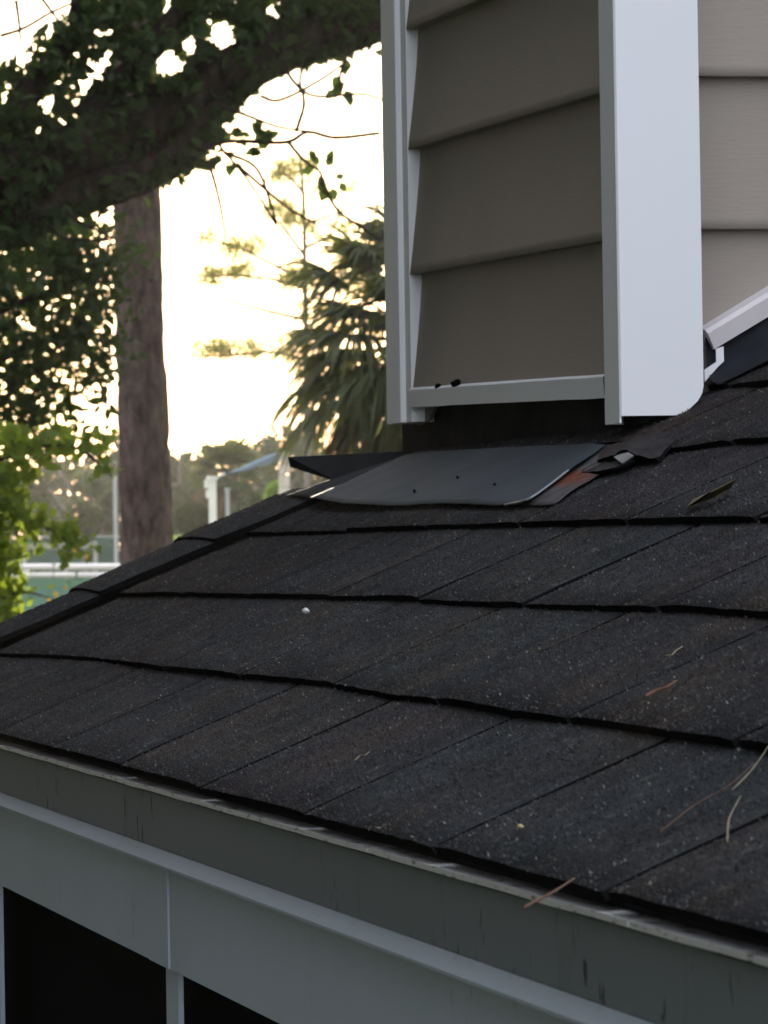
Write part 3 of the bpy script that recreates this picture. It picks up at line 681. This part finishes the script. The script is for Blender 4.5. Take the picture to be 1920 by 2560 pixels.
simple_tree('vine_tree', 'sunlit yellow green leafy branches at the left edge above the roof', 'tree', -260, 15,
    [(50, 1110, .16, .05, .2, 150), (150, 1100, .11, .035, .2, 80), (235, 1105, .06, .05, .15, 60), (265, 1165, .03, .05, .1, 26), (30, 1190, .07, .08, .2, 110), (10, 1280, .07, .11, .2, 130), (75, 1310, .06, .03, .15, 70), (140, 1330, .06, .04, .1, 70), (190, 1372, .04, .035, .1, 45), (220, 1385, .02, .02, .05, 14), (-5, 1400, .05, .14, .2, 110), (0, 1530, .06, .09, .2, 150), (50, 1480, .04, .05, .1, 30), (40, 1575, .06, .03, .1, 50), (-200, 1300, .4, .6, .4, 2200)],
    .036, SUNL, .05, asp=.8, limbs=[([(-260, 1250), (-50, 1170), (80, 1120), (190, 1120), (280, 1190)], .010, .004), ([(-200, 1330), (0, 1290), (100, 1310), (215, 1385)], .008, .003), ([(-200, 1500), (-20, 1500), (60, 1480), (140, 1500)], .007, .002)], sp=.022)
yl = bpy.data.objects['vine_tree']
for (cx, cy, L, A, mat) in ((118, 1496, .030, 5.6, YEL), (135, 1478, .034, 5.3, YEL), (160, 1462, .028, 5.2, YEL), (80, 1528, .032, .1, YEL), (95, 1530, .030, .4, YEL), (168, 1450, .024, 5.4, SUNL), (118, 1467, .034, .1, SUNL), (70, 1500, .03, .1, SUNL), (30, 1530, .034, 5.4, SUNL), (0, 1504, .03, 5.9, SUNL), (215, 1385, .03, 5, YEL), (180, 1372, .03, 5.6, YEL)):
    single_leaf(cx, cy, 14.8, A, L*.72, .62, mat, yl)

# ------------------------------------------------------------------ pine trunk
pine = root('pine_tree', (at(370, 1500, 29).x, at(370, 1500, 29).y, -2.62), 'tall bare reddish brown pine trunk rising behind the roof edge', 'tree')
P = smooth_path([Vector((at(372, 1560, 29).x, at(372, 1560, 29).y, -2.7)), at(369, 1400, 29), at(361, 1150, 29), at(352, 900, 29), at(346, 700, 29), at(342, 500, 29), at(338, 200, 29), at(332, -300, 29), at(320, -1500, 29), at(310, -3000, 29)], 22)
n_ = 56; V = []
for i, p_ in enumerate(P):
    py = 1600-(p_.z+2.7)/29*F*.98
    R = .1665 - .0024*(p_.z+1) if p_.z < 6 else .12
    R = max(.05, .172-.0075*(p_.z+.6))
    for k in range(n_):
        a = 2*math.pi*k/n_; d_ = Vector((math.cos(a), math.sin(a), 0))
        q_ = Vector((d_.x*R*9, d_.y*R*9, p_.z*4.0)); v_ = mnoise.noise(q_)+.6*mnoise.noise(q_*2.3)
        V.append(p_+d_*(R*(1+.075*max(-.6, min(.5, v_*1.6)))+.004*mnoise.noise(p_*.7)))
L_ = len(P); Fc = [(i*n_+k, i*n_+(k+1) % n_, (i+1)*n_+(k+1) % n_, (i+1)*n_+k) for i in range(L_-1) for k in range(n_)]
mesh('trunk', V, Fc, PBARK, pine, smooth=False)
C_ = [blob(rng.uniform(-300, 1000), rng.uniform(-3600, -2600), 29, .9, .4, .9, 500, sp=.12) for _ in range(10)]
V, Fc = leaf_cloud(np.concatenate(C_), .22, .06); fast_mesh('foliage', V, Fc, PINEL, pine, 'stuff')

# ------------------------------------------------------------------ palms
def frond(c, dr, up, L, R, nl, mat, parent, name='frond', droop=.5, spread=2.4):
    """costapalmate fan: petiole of length L from c along dr, then nl strips fanning out to radius R"""
    dr = Vector(dr).normalized(); side = dr.cross(Vector(up)).normalized(); upn = side.cross(dr).normalized(); t = MB()
    P = [Vector(c)+dr*(L*i/4)-Vector((0, 0, 1))*droop*.10*L*(i/4)**2 for i in range(5)]
    t.tube(P, [.016, .014, .012, .010, .008], 5)
    e = P[-1]; d2 = (P[-1]-P[-2]).normalized()
    for k in range(nl):
        a = (k/(nl-1)-.5)*2*spread*.5+random.uniform(-.03, .03); l = R*(1-.25*abs(a)/spread)*random.uniform(.75, 1.1); kink = random.uniform(.5, 1.5)
        dd = (d2*math.cos(a)+side*math.sin(a)).normalized(); w_ = R*1.0/nl*.80
        s2 = dd.cross(upn).normalized(); pr = []
        for m_ in range(6):
            f = m_/5; pos = e+dd*(l*f)+upn*(.10*R*math.sin(f*2.2)*(1-abs(a)/3))-Vector((0, 0, 1))*(droop*R*f**2.6*kink)
            ww = w_*(.35+1.0*math.sin(math.pi*min(1, f*.85+.12))) if m_ < 5 else .001
            pr += [pos-s2*ww+upn*ww*.5, pos+s2*ww+upn*ww*.5*(-1 if k % 2 else 1)]
        t.add(pr, [(2*i, 2*i+1, 2*i+3, 2*i+2) for i in range(5)])
    return t.build(name, mat, parent)
def palm(px, py, D, nf, label, seed, Lp, R, th, dead=8, nl=26, dr=.55):
    random.seed(seed); h = at(px, py, D); r_ = root('palm_tree', (h.x, h.y, -2.62), label, 'palm')
    t = MB(); t.tube(smooth_path([(h.x, h.y, -2.7), (h.x+.03, h.y, h.z*.5-1.3), h], 6), [th*(1+.06*(i % 2)) for i in range(13)], 12, wob=.15, seed=seed); t.build('trunk', FBARK, r_, smooth=True)
    for k in range(nf):
        az = k*2.39996+random.uniform(-.2, .2); el = math.radians(75-125*(k/nf)**.85)
        d_ = Vector((math.cos(az)*math.cos(el), math.sin(az)*math.cos(el), math.sin(el)))
        dd = k >= nf-dead
        frond(h, d_, (0, 0, 1) if abs(d_.z) < .95 else (0, 1, 0), Lp*random.uniform(.8, 1.15), R*random.uniform(.85, 1.1), nl, DEADL if dd else PALML, r_, 'dead_frond' if dd else 'frond', droop=dr if not dd else .9)
    return r_
palm(1085, 860, 32, 64, 'large fan palm with shaggy crown just left of the sided box', 5, .66, .66, .17, dead=8, nl=40, dr=.42)
palm(570, 1190, 78, 34, 'small distant fan palm in the haze beyond the roof ridge', 8, .35, .50, .15, dead=10, nl=14, dr=.2)

# ------------------------------------------------------------------ hazy far pine with layered tufts
fp = root('pine_tree', (at(768, 1400, 62).x, at(768, 1400, 62).y, -2.62), 'slender hazy pine with sparse flat tufts in the bright sky left of the palm', 'tree')
t = MB(); P = smooth_path([(fp.location.x, fp.location.y, -2.7), at(768, 1200, 62), at(765, 900, 62), at(762, 650, 62), at(758, 480, 62), at(750, 400, 62)], 6)
t.tube(P, [.055-.035*i/(len(P)-1) for i in range(len(P))], 8, wob=.2)
BR = [[(764, 720), (690, 700), (600, 690), (490, 690)], [(762, 640), (700, 560), (660, 520)], [(765, 800), (640, 770), (540, 740), (440, 700)], [(766, 900), (680, 880), (560, 890), (450, 890)], [(762, 560), (820, 540), (880, 520)], [(765, 760), (840, 700), (900, 640)], [(758, 480), (720, 440), (690, 430)], [(764, 700), (660, 650), (600, 620), (500, 590)], [(766, 850), (820, 840), (880, 800)], [(762, 620), (830, 580), (860, 470)]]
for b_ in BR:
    Q = smooth_path([at(x_, y_, 62) for x_, y_ in b_], 5); t.tube(Q, [.028-.016*i/(len(Q)-1) for i in range(len(Q))], 5)
t.build('trunk', FBARK, fp, smooth=True)
TF = [(740, 415, .30, .07, 300), (700, 440, .22, .06, 160), (800, 470, .16, .08, 90), (700, 520, .22, .09, 260), (730, 550, .20, .06, 200), (780, 570, .12, .06, 110), (600, 620, .22, .10, 240), (640, 610, .12, .06, 110), (530, 690, .24, .07, 260), (610, 680, .24, .07, 240), (735, 695, .22, .08, 330), (520, 590, .12, .08, 100), (560, 870, .26, .08, 330), (500, 875, .16, .05, 120), (640, 870, .26, .07, 190), (700, 880, .3, .10, 120), (860, 560, .2, .12, 120), (870, 660, .2, .10, 110), (840, 790, .2, .12, 150), (880, 470, .2, .1, 90), (720, 770, .3, .1, 80), (880, 720, .2, .1, 110)]
P_ = np.concatenate([blob(x_, y_, 62, rx, ry*1.15, .3, int(N*1.25), clump=10, sp=.07) for x_, y_, rx, ry, N in TF])
V, Fc = leaf_cloud(P_, .16, .07, up=.5); fast_mesh('foliage', V, Fc, PINEL, fp, 'stuff')

# ------------------------------------------------------------------ distant trees
rs = np.random.default_rng(11)
def far_tree(px, top, D, wid, mat, label, n=2200, leaf=.22, gap=0):
    zt = (1380-top)/F*D; h = at(px, top, D); b = Vector((h.x, h.y, -2.62)); r_ = root('background_tree', b, label, 'tree', 'trees beyond the tennis fence')
    t = MB(); H = h.z+2.62; t.tube(smooth_path([b-Vector((0, 0, .1)), b+Vector((.1, 0, H*.35)), b+Vector((-.05, 0, H*.8))], 5), [.2-.12*i/10 for i in range(11)], 8, wob=.2, seed=px)
    for k in range(5):
        a = rs.uniform(0, 6.28); t.tube(smooth_path([b+Vector((0, 0, H*(.3+.08*k))), b+Vector((math.cos(a)*wid*.3, math.sin(a)*wid*.3, H*(.5+.08*k))), b+Vector((math.cos(a)*wid*.45, math.sin(a)*wid*.45, H*(.6+.08*k)))], 4), [.07-.04*i/8 for i in range(9)], 6)
    t.build('trunk', FBARK, r_, smooth=True)
    C = []
    for k in range(16):
        a = rs.uniform(0, 6.28); q = rs.uniform(.1, .9); zz_ = rs.uniform(.22, .93); rr = wid*.5*math.sqrt(max(.1, 1-((zz_-.5)/.55)**2))*q
        c = np.array(b)+np.array([math.cos(a)*rr, math.sin(a)*rr, H*zz_]); m_ = n//16//8
        q_ = rs.standard_normal((m_, 3)); q_ /= np.linalg.norm(q_, axis=1)[:, None]; q_ *= rs.random(m_)[:, None]**.4*np.array([wid*.2, wid*.2, H*.09])
        C.append(((c+q_)[:, None, :]+rs.standard_normal((m_, 8, 3))*.13).reshape(-1, 3))
    V, Fc = leaf_cloud(np.concatenate(C), leaf, .6, rnd=rs); fast_mesh('crown', V, Fc, mat, r_, 'stuff')
FT = [(-90, 1110, 98, 3.6, FARL, 'dark round tree at the far left beyond the tennis fence'), (60, 1150, 104, 3.0, FARL2, 'grey green tree behind the vine leaves beyond the fence'), (160, 1105, 112, 3.8, FARL, 'tall dark tree left of the pine trunk beyond the fence'),
      (250, 1170, 96, 2.4, FARL2, 'pale grey shrubby tree just left of the pine trunk'), (350, 1120, 118, 3.0, FARL, 'tree hidden partly behind the pine trunk'), (440, 1135, 108, 1.8, FARL, 'dark narrow tree just right of the pine trunk'),
      (495, 1190, 120, 2.4, FARL2, 'low pale tree in the gap under the bright glow'), (640, 1150, 112, 2.4, FARL, 'dark tree right of the small distant palm'), (700, 1110, 122, 3.2, FARL2, 'tall hazy tree left of the large palm'),
      (800, 1120, 116, 3.5, FARL, 'tree behind the lower fronds of the large palm'), (950, 1080, 125, 4, FARL, 'tree beyond the palm behind the sided box'), (560, 1200, 128, 3.4, FARL, 'broad tree far behind the small distant palm'), (1150, 1050, 130, 6, FARL, 'broad tree hidden behind the sided box'), (-350, 1050, 110, 6, FARL, 'broad tree off the left edge beyond the fence')]
for f_ in FT: far_tree(f_[0], f_[1]-45, *f_[2:])
def bush(px, py, D, rx, rz, mat, label, N=900, leaf=.09):
    c = at(px, py, D); r_ = root('bush', (c.x, c.y, -2.62), label, 'bush'); t = MB(); t.tube([(c.x, c.y, -2.7), (c.x, c.y, -1.0), c], [.06, .05, .03], 7); t.build('trunk', FBARK, r_)
    q = rs.standard_normal((N, 3)); q /= np.linalg.norm(q, axis=1)[:, None]; q *= (rs.random(N)[:, None]**.2)*np.array([rx, rx, rz]); q += np.array(c)
    V, Fc = leaf_cloud(q, leaf, .6, rnd=rs); fast_mesh('foliage', V, Fc, mat, r_, 'stuff')
bush(484, 1300, 60, .25, .23, FARL, 'round clipped green bush between the pine trunk and the white post', 1800, .06)
bush(470, 1375, 62, .35, .22, FARL3, 'low light green bush below the round clipped one', 700, .08)
bush(690, 1245, 55, .14, .20, FARL3, 'bright yellow green bush beside the pale column', 400, .07)
bush(610, 1290, 75, .22, .35, FARL2, 'pale grey green bush right of the thin grey post', 700, .1)
bush(650, 1275, 70, .18, .3, FARL, 'dark green bush left of the pale column', 600, .08)
bush(210, 1300, 80, .35, .35, FARL2, 'grey green shrub above the far fence', 700, .1)

# ------------------------------------------------------------------ unseen oaks added around the house to block sky light
BO = [(-10.5, -7.5, 11, 3.4, 'added light-blocking oak nearest the viewer in the row off the left edge'), (-5.0, 0.2, 15, 4.3, 'added light-blocking oak beside the porch, second of the row off the left edge'), (-4.9, 5.2, 16, 4.2, 'added light-blocking oak beside the far porch corner, third of the row off the left edge'),
      (-5.4, 11, 17, 4.2, 'added light-blocking oak past the porch corner, fourth of the row off the left edge'), (-5.2, 17, 16, 4.0, 'added light-blocking oak farthest in the row off the left edge'), (14, 19, 17, 5, 'added light-blocking oak behind the house hidden by its wall'), (12, 9, 16, 4.5, 'added light-blocking oak on the far side of the house')]
for k, (tx, ty, th_, wr, lb) in enumerate(BO):
    r_ = root('oak_tree', (tx, ty, -2.62), lb, 'tree', 'added light-blocking oaks around the house')
    t = MB(); t.tube(smooth_path([(tx, ty, -2.7), (tx+.1, ty, 0), (tx, ty+.2, th_*.4)], 5), [.32-.15*i/10 for i in range(11)], 12, wob=.15, seed=k); t.build('trunk', OBARK, r_, smooth=True)
    q = rs.standard_normal((900, 3)); q /= np.linalg.norm(q, axis=1)[:, None]; q *= rs.random(900)[:, None]**.33*np.array([wr, wr, th_*.5]); q += np.array([tx, ty, th_*.42])
    P_ = (q[:, None, :]+rs.standard_normal((900, 18, 3))*.3).reshape(-1, 3)
    V, Fc = leaf_cloud(P_, .36, .65, rnd=rs); fast_mesh('foliage', V, Fc, DENSEL, r_, 'stuff')

# ------------------------------------------------------------------ tennis court fences, posts, pavilion
GREEN1 = m_plain('windscreen_green', (.10, .22, .17), .85, .2, 3, .1); GREEN2 = m_plain('dark_mesh_green', (.035, .075, .06), .9, .1, 3, .2)
RAILW = m_plain('white_rail', (.75, .70, .66), .5, .4, 5, .08); GREYP = m_plain('grey_post', (.30, .31, .30), .6, .3, 5, .1); CREAM = m_plain('cream_post', (.66, .63, .55), .6, .3, 4, .08)
SHEL = m_plain('shelter_paint', (.26, .25, .22), .8, .1, 4, .2)
D1 = 45
fA = root('tennis_fence', (at(150, 1500, D1).x, at(150, 1500, D1).y, -2.62), 'near green windscreen fence under two white rails', 'fence')
def strip(x0, y0, x1, y1, hp, D, dep, name, mat, parent, D2=None):
    A = at(x0, y0, D); B = at(x1, y1, D2 or D); h_ = hp/F*D; p = MB(); p.hexa([A, B, B-Vector((0, 0, h_)), A-Vector((0, 0, h_))], (0, dep, 0)); return p.build(name, mat, parent)
def rtube(x0, y0, x1, y1, rpx, D, name, mat, parent):
    p = MB(); r_ = rpx/F*D; p.tube([at(x0, y0, D), at((x0+x1)/2, (y0+y1)/2, D), at(x1, y1, D)], [r_]*3, 12); return p.build(name, mat, parent, smooth=True)
for a_, b_ in ((-2400, -1000), (-996, 53), (57, 132), (137, 640), (644, 1500), (1504, 2600)): rtube(a_, 1416+(300-a_)*.004, b_, 1416+(300-b_)*.004, 7.5, D1, 'rail', RAILW, fA)
for a_, b_ in ((-2400, -900), (-896, 34), (38, 132), (136, 188), (194, 640), (644, 1500), (1504, 2600)): rtube(a_, 1437+(300-a_)*.004, b_, 1437+(300-b_)*.004, 7, D1, 'rail', RAILW, fA)
for a_, b_, y_, h_ in ((-2400, -501, 1448, 642), (660.5, 2600, 1448, 642), (-500, 66, 1448, 42), (66.5, 330, 1448, 42), (330.5, 660, 1448, 42), (-500, 66, 1492, 600), (66.5, 330, 1492, 600), (330.5, 660, 1492, 600)):
    strip(a_, y_, b_, y_-2, h_, D1+.1, .02, 'windscreen_panel', GREEN1, fA)
for x_ in (-2400, -1950, -1500, -1050, -600, -200, 66, 330, 600, 1000, 1400, 1800, 2200, 2600):
    p = MB(); q_ = at(x_, 1425, D1+.2); p.tube([(q_.x, q_.y, -2.7), (q_.x, q_.y, -1), q_], [.03]*3, 8); p.build('post', GREYP, fA)
D2 = 86
fB = root('tennis_fence', (at(250, 1450, D2).x, at(250, 1450, D2).y, -2.62), 'far dark green mesh fence with thin top rail', 'fence')
rtube(-1500, 1345, 1700, 1339, 1.8, D2, 'rail', GREYP, fB)
for k in range(16): strip(-1500+200*k, 1346, -1302+200*k, 1346, 160+250, D2, .03, 'windscreen_panel', GREEN2, fB)
for x_ in (-100, 60, 287, 480, 640):
    p = MB(); q_ = at(x_, 1338 if x_ != 287 else 1190, D2-.2); p.tube([(q_.x, q_.y, -2.7), (q_.x, q_.y, -1), q_], [.035]*3, 8); p.build('post', GREYP, fB)
# bench shelter between the fences
D3 = 70
sh = root('bench_shelter', (at(180, 1400, D3).x, at(180, 1400, D3).y, -2.62), 'pale low shelter with flat top and two posts between the fences', 'shelter')
strip(52, 1360, 237, 1356, 14, D3, .6, 'roof', SHEL, sh)
for x_, w__, y_ in ((166, 9, 1375), (240, 10, 1352)):
    A = at(x_-w__/2, y_, D3); B = at(x_+w__/2, y_, D3); p = MB(); p.box((A.x, A.y+.05, -2.7), (B.x, A.y+.05+(B.x-A.x), A.z)); p.build('post', SHEL, sh)
# white post with cap and arm
D4 = 52
wp = root('lamp_post', (at(531, 1350, D4).x, at(531, 1350, D4).y, -2.62), 'cream square post with a small arm and fitting at its top', 'lamp post')
def col(x0, x1, top, D, name, mat, parent, bot=-2.7):
    A = at(x0, top, D); B = at(x1, top, D); w2 = (B.x-A.x); p = MB(); p.box((A.x, A.y, bot), (A.x+w2, A.y+w2, A.z)); return p.build(name, mat, parent)
col(524, 541, 1194, D4, 'post', CREAM, wp); col(520, 543, 1191, D4-.02, 'cap', CREAM, wp, at(520, 1200, D4).z)
A = at(514, 1200, D4); p = MB(); p.box((A.x, A.y, A.z-.09), (A.x+.05, A.y+.08, A.z)); p.build('fitting', CREAM, wp)
A = at(517, 1225, D4); p = MB(); p.box((A.x, A.y, A.z-.09), (A.x+.035, A.y+.06, A.z)); p.build('fitting', CREAM, wp)
p = MB(); p.tube([at(541, 1196, D4), at(552, 1188, D4), at(562, 1185, D4)], [.010, .010, .018], 8); p.build('arm', CREAM, wp)
tp = root('thin_post', (at(569, 1350, 58).x, at(569, 1350, 58).y, -2.62), 'thin grey post right of the cream post', 'post'); col(565, 574, 1222, 58, 'post', GREYP, tp); col(563, 576, 1220, 57.9, 'cap', GREYP, tp, at(563, 1226, 58).z)
D5 = 50
pv = root('pavilion', (at(712, 1350, D5).x, at(712, 1350, D5).y, -2.62), 'pale banded column carrying a thin blue grey sloping canopy', 'pavilion')
PINK = m_plain('pinkish_column', (.52, .44, .38), .7, .3, 4, .1)
for k, (a_, b_) in enumerate(((1130, 1157), (1159, 1185), (1187, 1217), (1219, 1500))):
    A = at(701, a_, D5); B = at(725, a_, D5); zb_ = at(701, b_, D5).z if k < 3 else -2.7; p = MB(); p.box((A.x, A.y, zb_), (B.x, A.y+.1, A.z)); p.build('column_block', PINK, pv)
BLU = m_plain('blue_grey_canopy', (.12, .16, .19), .9, .0, 4, .1)
p = MB(); p.hexa([at(600, 1176, D5+.2), at(702, 1130, D5+.2), at(702, 1152, D5+.2), at(640, 1168, D5+.2), at(606, 1179, D5+.2)], (.1, 1.2, 0)); p.build('canopy', BLU, pv)
p = MB(); p.tube([at(562, 1186, D5+.2), at(604, 1176, D5+.2)], [.006, .010], 6); p.build('stay', BLU, pv)

# ------------------------------------------------------------------ haze
hz = MB(); hz.box((-470, -270, -4.2), (470, 670, 14)); hm = bpy.data.materials.new('air_haze'); hm.use_nodes = True; t_ = hm.node_tree; t_.nodes.clear()
ou = t_.nodes.new('ShaderNodeOutputMaterial'); pv_ = t_.nodes.new('ShaderNodeVolumePrincipled'); pv_.inputs['Color'].default_value = (.95, .93, .9, 1); pv_.inputs['Density'].default_value = .0002; pv_.inputs['Anisotropy'].default_value = .55
t_.links.new(pv_.outputs[0], ou.inputs['Volume']); h_ = hz.build('haze', hm); h_['kind'] = 'stuff'
